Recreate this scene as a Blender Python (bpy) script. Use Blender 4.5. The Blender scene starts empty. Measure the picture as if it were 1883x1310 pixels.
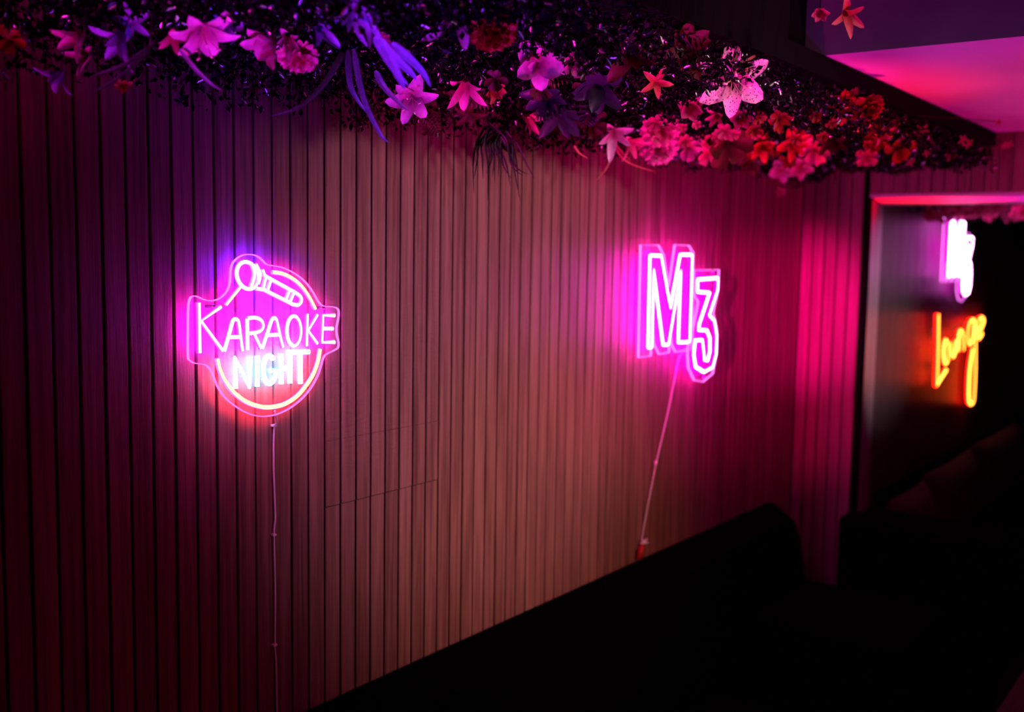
import bpy, math, random
import numpy as np
from mathutils import Vector, Matrix, noise

random.seed(7)
rng = np.random.default_rng(11)
S = bpy.context.scene
COL = S.collection
R = math.radians

# ------------------------------------------------------------------ the room's frame
# x runs along the slatted wall away from the camera, y towards that wall, z up (floor = 0)
F, CX, CY, EYE = 1950.0, 941.5, 655.0, 2.0
WALL_Y = 1.8                                # face of the slatted wall
PITCH, X0 = 0.0287102 * WALL_Y, 0.55773285 * WALL_Y   # slat spacing, first groove in view
END_X = X0 + 71 * PITCH                     # where the wall steps out (about 4.67)
_v = np.array([2375 - CX, CY - 487, -F]); d1 = _v / np.linalg.norm(_v)
_Y = F * F / ((CY - 487) + (2375 - CX) * .0162)
_n = np.array([-.0162 * _Y, -_Y, -F]); d3 = -_n / np.linalg.norm(_n)
d2 = np.cross(d3, d1)
M = np.array([d1, d2, d3])
def ray(px, py): return M @ np.array([px - CX, CY - py, -F])
def at_y(px, py, y):
    r = ray(px, py); r = r * (y / r[1]); return Vector((r[0], r[1], r[2] + EYE))
def at_z(px, py, z):
    r = ray(px, py); r = r * ((z - EYE) / r[2]); return Vector((r[0], r[1], r[2] + EYE))
def at_x(px, py, x):
    r = ray(px, py); r = r * (x / r[0]); return Vector((r[0], r[1], r[2] + EYE))
def depth(p): return -float((M.T @ np.array([p[0], p[1], p[2] - EYE]))[2])
def cam_dir(x, y, z): return Vector(M @ np.array([x, y, z])).normalized()

# ------------------------------------------------------------------ materials
def mat(name, color=(.5, .5, .5), rough=.6, spec=.3, trans=0, emit=None, strength=0, metal=0, sheen=0, coat=0):
    m = bpy.data.materials.new(name); m.use_nodes = True
    b = m.node_tree.nodes['Principled BSDF']
    b.inputs['Base Color'].default_value = (*color, 1)
    b.inputs['Roughness'].default_value = rough
    b.inputs['Specular IOR Level'].default_value = spec
    b.inputs['Metallic'].default_value = metal
    b.inputs['Coat Weight'].default_value = coat
    if trans: b.inputs['Transmission Weight'].default_value = trans
    if emit:
        b.inputs['Emission Color'].default_value = (*emit, 1)
        b.inputs['Emission Strength'].default_value = strength
    return m
def nodes(m): return m.node_tree.nodes, m.node_tree.links, m.node_tree.nodes['Principled BSDF']
def mottled(name, c1, c2, scale=20, rough=.6, spec=.3, bump=0, detail=4, stretch=(1, 1, 1)):
    m = mat(name, c1, rough, spec); N, L, b = nodes(m)
    tc = N.new('ShaderNodeTexCoord'); mp = N.new('ShaderNodeMapping'); mp.inputs['Scale'].default_value = stretch
    nz = N.new('ShaderNodeTexNoise'); nz.inputs['Scale'].default_value = scale; nz.inputs['Detail'].default_value = detail
    cr = N.new('ShaderNodeValToRGB'); cr.color_ramp.elements[0].position = .3; cr.color_ramp.elements[1].position = .7
    cr.color_ramp.elements[0].color = (*c1, 1); cr.color_ramp.elements[1].color = (*c2, 1)
    L.new(tc.outputs['Object'], mp.inputs['Vector']); L.new(mp.outputs[0], nz.inputs['Vector'])
    L.new(nz.outputs['Fac'], cr.inputs[0]); L.new(cr.outputs[0], b.inputs['Base Color'])
    if bump:
        bp = N.new('ShaderNodeBump'); bp.inputs['Strength'].default_value = bump; bp.inputs['Distance'].default_value = .01
        L.new(nz.outputs['Fac'], bp.inputs['Height']); L.new(bp.outputs[0], b.inputs['Normal'])
    return m

def slat_wood(name, dark, light, axis='X', rough=.5, figure=False):
    """wood laminate: vertical grain, a slightly different tone on every slat"""
    m = mat(name, light, rough, .25); N, L, b = nodes(m)
    def new(t, **k):
        n = N.new(t)
        for a, v in k.items(): setattr(n, a, v)
        return n
    tc = new('ShaderNodeTexCoord'); sp = new('ShaderNodeSeparateXYZ'); L.new(tc.outputs['Object'], sp.inputs[0])
    off = new('ShaderNodeMath', operation='SUBTRACT'); off.inputs[1].default_value = X0 if axis == 'X' else WALL_Y
    L.new(sp.outputs[axis], off.inputs[0])
    dv = new('ShaderNodeMath', operation='DIVIDE'); dv.inputs[1].default_value = PITCH; L.new(off.outputs[0], dv.inputs[0])
    fl = new('ShaderNodeMath', operation='FLOOR'); L.new(dv.outputs[0], fl.inputs[0])
    wn = new('ShaderNodeTexWhiteNoise', noise_dimensions='1D'); L.new(fl.outputs[0], wn.inputs['W'])
    cb = new('ShaderNodeCombineXYZ'); L.new(sp.outputs['X'], cb.inputs[0]); L.new(sp.outputs['Y'], cb.inputs[1])
    ad = new('ShaderNodeMath', operation='MULTIPLY_ADD'); ad.inputs[1].default_value = 9.0
    L.new(wn.outputs['Value'], ad.inputs[0]); L.new(sp.outputs['Z'], ad.inputs[2]); L.new(ad.outputs[0], cb.inputs[2])
    def grain(sc, s, det=5, dist=.3):
        mp = new('ShaderNodeMapping'); mp.inputs['Scale'].default_value = s; L.new(cb.outputs[0], mp.inputs[0])
        nz = new('ShaderNodeTexNoise'); nz.inputs['Scale'].default_value = sc; nz.inputs['Detail'].default_value = det
        nz.inputs['Distortion'].default_value = dist; L.new(mp.outputs[0], nz.inputs['Vector']); return nz
    g1 = grain(3.0, (34, 34, .9)); g2 = grain(3.0, (150, 150, 5), 3, 0)
    mx = new('ShaderNodeMath', operation='MULTIPLY_ADD'); mx.inputs[1].default_value = .35
    L.new(g2.outputs['Fac'], mx.inputs[0]); L.new(g1.outputs['Fac'], mx.inputs[2])
    mw = new('ShaderNodeMath', operation='MULTIPLY_ADD'); mw.inputs[1].default_value = .16
    L.new(wn.outputs['Value'], mw.inputs[0]); L.new(mx.outputs[0], mw.inputs[2])
    cr = new('ShaderNodeValToRGB'); e = cr.color_ramp.elements
    e[0].position, e[1].position = .5, .98; e[0].color = (*dark, 1); e[1].color = (*light, 1)
    L.new(mw.outputs[0], cr.inputs[0]); L.new(cr.outputs[0], b.inputs['Base Color'])
    h = g2.outputs['Fac']
    if figure:                              # the curly figure of the replaced boards right of the round sign
        fg = grain(2.2, (9, 9, 30), 3, .8)
        def step(sock, lo, up):
            r = new('ShaderNodeMapRange'); r.inputs['From Min'].default_value = lo; r.inputs['From Max'].default_value = up
            L.new(sock, r.inputs['Value']); return r.outputs[0]
        a = step(dv.outputs[0], 13.95, 14.0); c = step(dv.outputs[0], 22.05, 22.0); z = step(sp.outputs['Z'], 1.39, 1.5)
        p = new('ShaderNodeMath', operation='MULTIPLY'); L.new(a, p.inputs[0]); L.new(c, p.inputs[1])
        q = new('ShaderNodeMath', operation='MULTIPLY'); L.new(p.outputs[0], q.inputs[0]); L.new(z, q.inputs[1])
        w = new('ShaderNodeMath', operation='MULTIPLY'); L.new(fg.outputs['Fac'], w.inputs[0]); L.new(q.outputs[0], w.inputs[1])
        u = new('ShaderNodeMath', operation='MULTIPLY_ADD'); u.inputs[1].default_value = 2.6
        L.new(w.outputs[0], u.inputs[0]); L.new(g2.outputs['Fac'], u.inputs[2]); h = u.outputs[0]
    bp = new('ShaderNodeBump'); bp.inputs['Strength'].default_value = .25; bp.inputs['Distance'].default_value = .004
    L.new(h, bp.inputs['Height']); L.new(bp.outputs[0], b.inputs['Normal'])
    return m

def petal_mat(name, c_edge, c_heart, rough=.55, tl=.25, speck=0):
    m = mat(name, c_edge, rough, .3); N, L, b = nodes(m)
    tc = N.new('ShaderNodeTexCoord')
    ln = N.new('ShaderNodeVectorMath'); ln.operation = 'LENGTH'; L.new(tc.outputs['Object'], ln.inputs[0])
    cr = N.new('ShaderNodeValToRGB'); e = cr.color_ramp.elements
    e[0].position, e[1].position = .004, .045; e[0].color = (*c_heart, 1); e[1].color = (*c_edge, 1)
    L.new(ln.outputs['Value'], cr.inputs[0]); last = cr.outputs[0]
    nz = N.new('ShaderNodeTexNoise'); nz.inputs['Scale'].default_value = 90; L.new(tc.outputs['Object'], nz.inputs['Vector'])
    mr = N.new('ShaderNodeMapRange'); mr.inputs['To Min'].default_value = .55; mr.inputs['To Max'].default_value = 1.25
    L.new(nz.outputs['Fac'], mr.inputs['Value'])
    mu = N.new('ShaderNodeMix'); mu.data_type = 'RGBA'; mu.blend_type = 'MULTIPLY'; mu.inputs[0].default_value = 1
    L.new(last, mu.inputs[6]); L.new(mr.outputs[0], mu.inputs[7]); last = mu.outputs[2]
    if speck:
        vo = N.new('ShaderNodeTexVoronoi'); vo.inputs['Scale'].default_value = 170; L.new(tc.outputs['Object'], vo.inputs['Vector'])
        c2 = N.new('ShaderNodeValToRGB'); c2.color_ramp.elements[0].position = .2; c2.color_ramp.elements[1].position = .3
        L.new(vo.outputs['Distance'], c2.inputs[0])
        m2 = N.new('ShaderNodeMix'); m2.data_type = 'RGBA'; L.new(c2.outputs[0], m2.inputs[0])
        m2.inputs[6].default_value = (.03, .0, .03, 1); L.new(last, m2.inputs[7]); last = m2.outputs[2]
    L.new(last, b.inputs['Base Color'])
    out = N['Material Output']; tr = N.new('ShaderNodeBsdfTranslucent'); L.new(last, tr.inputs['Color'])
    ms = N.new('ShaderNodeMixShader'); ms.inputs[0].default_value = tl
    L.new(b.outputs[0], ms.inputs[1]); L.new(tr.outputs[0], ms.inputs[2]); L.new(ms.outputs[0], out.inputs['Surface'])
    return m

def glow(name, col, s):
    m = bpy.data.materials.new(name); m.use_nodes = True; N = m.node_tree.nodes
    N.remove(N['Principled BSDF']); e = N.new('ShaderNodeEmission')
    e.inputs[0].default_value = (*col, 1); e.inputs[1].default_value = s
    m.node_tree.links.new(e.outputs[0], N['Material Output'].inputs['Surface']); return m

def acrylic(name):
    m = bpy.data.materials.new(name); m.use_nodes = True; N = m.node_tree.nodes; L = m.node_tree.links
    N.remove(N['Principled BSDF'])
    tr = N.new('ShaderNodeBsdfTransparent'); tr.inputs[0].default_value = (.97, .97, .97, 1)
    tl = N.new('ShaderNodeBsdfTranslucent'); tl.inputs[0].default_value = (.9, .9, .9, 1)
    df = N.new('ShaderNodeBsdfDiffuse'); df.inputs[0].default_value = (.9, .9, .9, 1)
    a = N.new('ShaderNodeAddShader'); L.new(tl.outputs[0], a.inputs[0]); L.new(df.outputs[0], a.inputs[1])
    x = N.new('ShaderNodeMixShader'); x.inputs[0].default_value = .035; L.new(tr.outputs[0], x.inputs[1]); L.new(a.outputs[0], x.inputs[2])
    L.new(x.outputs[0], N['Material Output'].inputs['Surface']); return m

WOOD = slat_wood('slat_wood', (.115, .058, .042), (.31, .18, .132), figure=True)
WOOD_Y = slat_wood('slat_wood_return', (.17, .09, .07), (.34, .2, .15), axis='Y')
GROOVE = mat('groove_black', (.006, .005, .006), .8, .1)
PANEL = slat_wood('reveal_panel', (.16, .14, .15), (.26, .23, .24), rough=.3)
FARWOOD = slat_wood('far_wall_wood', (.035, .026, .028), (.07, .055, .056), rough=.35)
PLASTER = mottled('ceiling_paint', (.62, .6, .6), (.72, .7, .7), 3, .7, .2, .05)
SOFFIT = mottled('soffit_paint', (.6, .58, .58), (.7, .68, .68), 4, .6, .2)
SHADED_FACE = mottled('shaded_ceiling_paint', (.10, .095, .10), (.13, .125, .13), 5, .7, .1)
DARKPAINT = mottled('dark_paint', (.012, .011, .012), (.02, .018, .02), 6, .8, .1)
FLOORM = mottled('dark_carpet', (.008, .007, .008), (.016, .014, .015), 120, .95, .05)
BLACKTRIM = mat('black_trim', (.004, .004, .004), .95, .03)
LEATHER = mottled('black_velvet', (.0012, .001, .0012), (.002, .0018, .002), 60, .95, .0, .1)
CUSH = mottled('brown_cushion', (.016, .011, .01), (.03, .02, .017), 60, .85, .1, .15)
TABLEM = mottled('table_wood', (.016, .006, .006), (.034, .014, .013), 8, .7, .08, 0, 5, (1, 12, 12))
METAL = mat('black_metal', (.01, .01, .01), .4, .4, metal=.6)
CORDM = mat('clear_white_cord', (.95, .92, .92), .3, .5)
REDPLUG = mat('red_plug', (.5, .02, .02), .4, .4)
STEEL = mat('steel_screw', (.35, .33, .35), .3, .5, metal=1)
ACRY = acrylic('clear_acrylic')
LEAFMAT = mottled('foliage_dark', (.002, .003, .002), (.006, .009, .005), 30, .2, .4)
TWIG = mat('twig', (.05, .05, .02), .6, .3)
STEMG = mat('stem_green', (.03, .045, .015), .6, .3)

# ------------------------------------------------------------------ object helpers
def tag(o, label=None, cat=None, group=None, kind=None):
    if label: o['label'] = label
    if cat: o['category'] = cat
    if group: o['group'] = group
    if kind: o['kind'] = kind
    return o
def empty(name, loc, label, cat, group=None):
    o = bpy.data.objects.new(name, None); COL.objects.link(o); o.location = loc; o.empty_display_size = .05
    return tag(o, label, cat, group)
def link(name, verts, faces, mats, parent=None, idx=None, smooth=False, world=True):
    """one mesh object; verts in world coordinates (or in the parent's frame when world=False)"""
    me = bpy.data.meshes.new(name)
    if parent is not None and world:
        off = Vector(parent.location)
        verts = [Vector(v) - off for v in verts]
    me.from_pydata([tuple(v) for v in verts], [], faces)
    for m in (mats if isinstance(mats, (list, tuple)) else [mats]): me.materials.append(m)
    if idx is not None: me.polygons.foreach_set('material_index', idx)
    if smooth: me.polygons.foreach_set('use_smooth', [True] * len(faces))
    me.update()
    o = bpy.data.objects.new(name, me); COL.objects.link(o)
    if parent is not None: o.parent = parent
    return o
class MB:
    def __init__(s): s.v, s.f, s.i = [], [], []
    def add(s, v, f, i=0):
        n = len(s.v); s.v += [Vector(p) for p in v]; s.f += [tuple(a + n for a in q) for q in f]; s.i += [i] * len(f)
    def box(s, x0, x1, y0, y1, z0, z1, i=0):
        v = [(x, y, z) for x in (x0, x1) for y in (y0, y1) for z in (z0, z1)]
        s.add(v, [(0, 1, 3, 2), (4, 6, 7, 5), (0, 4, 5, 1), (2, 3, 7, 6), (0, 2, 6, 4), (1, 5, 7, 3)], i)
    def prism(s, pts, z0, z1, i=0):          # pts counter-clockwise in plan
        n = len(pts)
        v = [(x, y, z0) for x, y in pts] + [(x, y, z1) for x, y in pts]
        s.add(v, [tuple(range(n))[::-1], tuple(range(n, 2 * n))] + [(k, (k + 1) % n, n + (k + 1) % n, n + k) for k in range(n)], i)
    def tube(s, pts, r, n=8, i=0, cap=True):
        pts = [Vector(p) for p in pts]; rings = []; up = None
        rr = r if isinstance(r, (list, tuple)) else [r] * len(pts)
        for k, p in enumerate(pts):
            t = (pts[min(k + 1, len(pts) - 1)] - pts[max(k - 1, 0)]).normalized()
            if up is None: up = t.orthogonal().normalized()
            up = (up - t * up.dot(t)).normalized(); w = t.cross(up)
            rings.append([p + (up * math.cos(2 * math.pi * a / n) + w * math.sin(2 * math.pi * a / n)) * rr[k] for a in range(n)])
        v = [q for g in rings for q in g]; f = []
        for k in range(len(pts) - 1):
            for a in range(n): f.append((k * n + a, k * n + (a + 1) % n, (k + 1) * n + (a + 1) % n, (k + 1) * n + a))
        if cap: f += [tuple(range(n))[::-1], tuple((len(pts) - 1) * n + a for a in range(n))]
        s.add(v, f, i)
    def build(s, name, mats, parent=None, smooth=False, world=True): return link(name, s.v, s.f, mats, parent, s.i, smooth, world)
def bevel(o, w, n=3):
    b = o.modifiers.new('bevel', 'BEVEL'); b.width = w; b.segments = n; b.limit_method = 'ANGLE'
    o.data.polygons.foreach_set('use_smooth', [True] * len(o.data.polygons)); return o
def spline(pts, k=6, closed=False):
    pts = [Vector(p) for p in pts]; n = len(pts); out = []
    for i in range(n if closed else n - 1):
        g = (lambda j: pts[j % n]) if closed else (lambda j: pts[max(0, min(n - 1, j))])
        a, b, c, d = g(i - 1), g(i), g(i + 1), g(i + 2)
        for q in range(k):
            t = q / k
            out.append(.5 * ((2 * b) + (c - a) * t + (2 * a - 5 * b + 4 * c - d) * t * t + (3 * b - a - 3 * c + d) * t ** 3))
    if not closed: out.append(pts[-1])
    return out

# ------------------------------------------------------------------ the setting
def struct(name, mb, mats): return tag(mb.build(name, mats), kind='structure')
GAP, GDEEP, CH = .0062, .009, .0016
def slat_x(mb, xa, xb, z0, z1, y):
    v = []
    for z in (z0, z1): v += [(xa, y + GDEEP, z), (xa, y + CH, z), (xa + CH, y, z), (xb - CH, y, z), (xb, y + CH, z), (xb, y + GDEEP, z)]
    mb.add(v, [(k, k + 1, k + 7, k + 6) for k in range(5)] + [(5, 4, 3, 2, 1, 0), (6, 7, 8, 9, 10, 11)])
mb = MB()
for k in range(-48, 71):
    xa, xb = X0 + k * PITCH + GAP / 2, X0 + (k + 1) * PITCH - GAP / 2
    if 14 <= k < 22:                        # boards joined by a visible seam
        zs = EYE - .338 * WALL_Y
        slat_x(mb, xa, xb, 0, zs - .0012, WALL_Y + .001); zt = EYE - .25 * WALL_Y
        slat_x(mb, xa, xb, zs + .0012, zt - .0004, WALL_Y); slat_x(mb, xa, xb, zt + .0004, 2.95, WALL_Y + .0003)
    else:
        slat_x(mb, xa, xb, 0, 2.95, WALL_Y + (.0006 if k % 3 else 0))
mb.box(X0 - 48 * PITCH, END_X + .2, WALL_Y + GDEEP - .0005, WALL_Y + .12, 0, 2.95, 1)
struct('wall_left', mb, [WOOD, GROOVE])

RET_Y = 1.525                               # the return wall's free edge
mb = MB()
n_ret = 5; w_ret = (WALL_Y - RET_Y) / n_ret
for k in range(n_ret):
    ya, yb = WALL_Y - (k + 1) * w_ret + GAP / 2, WALL_Y - k * w_ret - GAP / 2
    v = []
    for z in (0, 2.95): v += [(END_X + GDEEP, ya, z), (END_X + CH, ya, z), (END_X, ya + CH, z), (END_X, yb - CH, z), (END_X + CH, yb, z), (END_X + GDEEP, yb, z)]
    mb.add(v, [(j, j + 6, j + 7, j + 1) for j in range(5)] + [(0, 1, 2, 3, 4, 5), (11, 10, 9, 8, 7, 6)])
mb.prism([(END_X + GDEEP - .0005, RET_Y), (END_X + .05, RET_Y), (END_X + .05, WALL_Y + .1), (END_X + GDEEP - .0005, WALL_Y + .1)], 0, 2.95, 1)
struct('wall_return', mb, [WOOD_Y, GROOVE])

FAR_Y, REV_X = 1.67, 5.42
mb = MB()
a, b = Vector((END_X + .05, RET_Y)), Vector((REV_X, FAR_Y)); n = 3
for k in range(n):                          # splayed reveal of smooth grey boards
    p, q = a.lerp(b, (k + .015) / n), a.lerp(b, (k + .985) / n)
    mb.prism([(p.x, p.y), (q.x, q.y), (q.x - .004, q.y + .02), (p.x - .004, p.y + .02)], 0, 2.27)
mb.prism([(a.x, a.y + .012), (b.x, b.y + .012), (b.x, b.y + .1), (a.x, b.y + .1)], 0, 2.27, 1)
struct('wall_reveal', mb, [PANEL, GROOVE])
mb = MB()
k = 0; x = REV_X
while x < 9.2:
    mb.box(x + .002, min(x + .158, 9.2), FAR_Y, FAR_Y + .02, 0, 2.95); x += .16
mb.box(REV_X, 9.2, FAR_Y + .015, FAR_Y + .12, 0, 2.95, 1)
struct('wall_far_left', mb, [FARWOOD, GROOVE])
# beam over the passage, faced with slats, pale underneath
BZ = EYE + .262
mb = MB()
y = RET_Y - .0225
while y > -2.6:
    y2 = max(y - PITCH, -2.6)
    mb.box(END_X, END_X + .012, y2 + GAP / 2, y - GAP / 2, BZ + .012, 2.95); y = y2
mb.box(END_X + .01, REV_X, -2.6, RET_Y - .0225, BZ, 2.95, 1)
mb.prism([(END_X + .06, RET_Y - .0225), (REV_X, RET_Y - .0225), (REV_X, FAR_Y - .001)], BZ, 2.95, 1)
struct('beam', mb, [WOOD_Y, SOFFIT])
mb = MB(); mb.box(END_X + .002, END_X + .05, RET_Y - .022, RET_Y - .0005, 0, 2.95)
struct('trim_1', mb, BLACKTRIM)
mb = MB(); mb.box(-1.6, 9.3, -2.7, 1.95, -.1, 0); struct('floor', mb, FLOORM)
mb = MB(); mb.box(-1.6, 9.3, -2.7, 1.95, 2.95, 3.05); struct('ceiling', mb, PLASTER)
mb = MB(); mb.box(-1.6, 9.3, -2.7, -2.6, 0, 2.95); struct('wall_right', mb, DARKPAINT)
mb = MB(); mb.box(-1.6, -1.5, -2.6, 1.95, 0, 2.95); struct('wall_back', mb, DARKPAINT)
mb = MB(); mb.box(9.2, 9.3, -2.6, 1.95, 0, 2.95); struct('wall_far', mb, DARKPAINT)
# the lowered ceiling panel beside the flowers
PANEL_Z, PANEL_X, BED_Y = EYE + .514, 2.71, 1.0
mb = MB(); mb.box(PANEL_X, END_X, -2.6, BED_Y + .06, PANEL_Z, 2.949); mb.i[0] = 1; struct('ceiling_panel', mb, [PLASTER, SHADED_FACE])  # near face has a darker colour that stands in for shade
# the dark board the garden of flowers hangs from
mb = MB()
mb.box(-1.5, END_X - .001, BED_Y, WALL_Y - .001, EYE + .46, PANEL_Z - .001)
mb.box(-1.5, PANEL_X - .25, BED_Y + .0, BED_Y + .05, PANEL_Z - .001, 2.949)
mb.box(PANEL_X - .25, PANEL_X - .001, BED_Y + .055, BED_Y + .1, PANEL_Z - .001, 2.949)
struct('ceiling_bed', mb, BLACKTRIM)
mb = MB(); mb.box(REV_X + .001, 9.19, .7, FAR_Y - .001, EYE + .42, EYE + .5); struct('ceiling_bed_far', mb, BLACKTRIM)

# ------------------------------------------------------------------ neon signs
def sweep(path, r, closed=False):
    """tube lying in a plane parallel to the wall; faces that look into the room get slot 0 (the lens), the rest slot 1"""
    n = 12; P = [Vector(p) for p in path]; m = len(P); v, f, ix = [], [], []
    for k in range(m):
        a = P[(k - 1) % m] if closed or k else P[0]; b = P[(k + 1) % m] if closed or k < m - 1 else P[-1]
        t = (b - a); t.y = 0; t.normalize(); s = Vector((-t.z, 0, t.x))
        for j in range(n):
            an = 2 * math.pi * (j + .5) / n
            v.append(P[k] + s * (r * math.sin(an)) + Vector((0, -1, 0)) * (r * math.cos(an)))
    for k in range(m if closed else m - 1):
        for j in range(n):
            k2 = (k + 1) % m
            f.append((k * n + j, k2 * n + j, k2 * n + (j + 1) % n, k * n + (j + 1) % n))
            ix.append(0 if j in (0, 1, 10, 11, 9, 2) and j not in (2, 9) or j in (11,) else 1)
    if not closed:
        f += [tuple(range(n)), tuple((m - 1) * n + j for j in range(n))[::-1]]; ix += [1, 1]
    return v, f, ix
def plate(mb, outline, y, th):
    """acrylic sheet: clear faces (slot 0), lit polished edge (slot 1)"""
    n = len(outline)
    fr = [Vector((p.x, y, p.z)) for p in outline]; bk = [Vector((p.x, y + th, p.z)) for p in outline]
    mb.add(fr + bk, [tuple(range(n)), tuple(range(n, 2 * n))[::-1]], 0)
    cen = sum(fr, Vector()) / n; e = .0017
    inn = []
    for k in range(n):                      # a thin polished lip round the sheet, 1.7 mm wide
        t = (fr[(k + 1) % n] - fr[k - 1]); s = Vector((-t.z, 0, t.x)).normalized()
        inn.append(s)
    sign = 1 if sum((fr[k].x * fr[(k + 1) % n].z - fr[(k + 1) % n].x * fr[k].z) for k in range(n)) > 0 else -1
    o2 = [fr[k] - inn[k] * e * sign for k in range(n)]
    f2 = [p + Vector((0, -.0004, 0)) for p in fr]; g2 = [p + Vector((0, -.0004, 0)) for p in o2]
    h2 = [p + Vector((0, th + .0004, 0)) for p in o2]; b2 = [p + Vector((0, th + .0004, 0)) for p in fr]
    q = f2 + g2 + h2 + b2
    fs = []
    for k in range(n):
        k2 = (k + 1) % n
        for l in range(3): fs.append((l * n + k, l * n + k2, (l + 1) * n + k2, (l + 1) * n + k))
    mb.add(q, fs, 1)
def ell(cx, cy, rx, ry, a0=0, a1=360, n=28, rot=0):
    out = []
    for k in range(n + (0 if abs(a1 - a0) == 360 else 1)):
        a = R(a0 + (a1 - a0) * k / n); x, y = rx * math.cos(a), ry * math.sin(a); c, s = math.cos(R(rot)), math.sin(R(rot))
        out.append((cx + x * c - y * s, cy + x * s + y * c))
    return out

PINK_C, PINK_S = glow('pink_tube_lens', (1, .80, 1), 2.2), glow('pink_tube_glow', (.9, .003, 1), 40)
BLUE_C, BLUE_S = glow('ice_tube_lens', (.93, .97, 1), 2.2), glow('ice_tube_glow', (.07, .003, 1), 130)
CYAN_C, CYAN_S = glow('cyan_tube_lens', (.6, 1, 1), 3.4), glow('cyan_tube_glow', (.06, .62, 1), 18)
AMB_C, AMB_S = glow('amber_tube_lens', (1, .80, .30), 2.4), glow('red_tube_glow', (1, .006, .03), 48)
HOT_C, HOT_S = glow('hot_pink_lens', (1, .40, 1), 12), glow('hot_pink_glow', (1, .0, .66), 60)
ORA_C, ORA_S = glow('orange_tube_lens', (1, .26, .025), 10), glow('orange_tube_glow', (1, .006, .002), 8)
RIM_P = glow('lit_acrylic_edge', (1, .14, .68), 2.0)
RIM_H = glow('lit_acrylic_edge_hot', (1, .16, .9), 2.6)
HOT_FAR = glow('hot_pink_glow_far', (1, .0, .66), 5)

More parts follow.
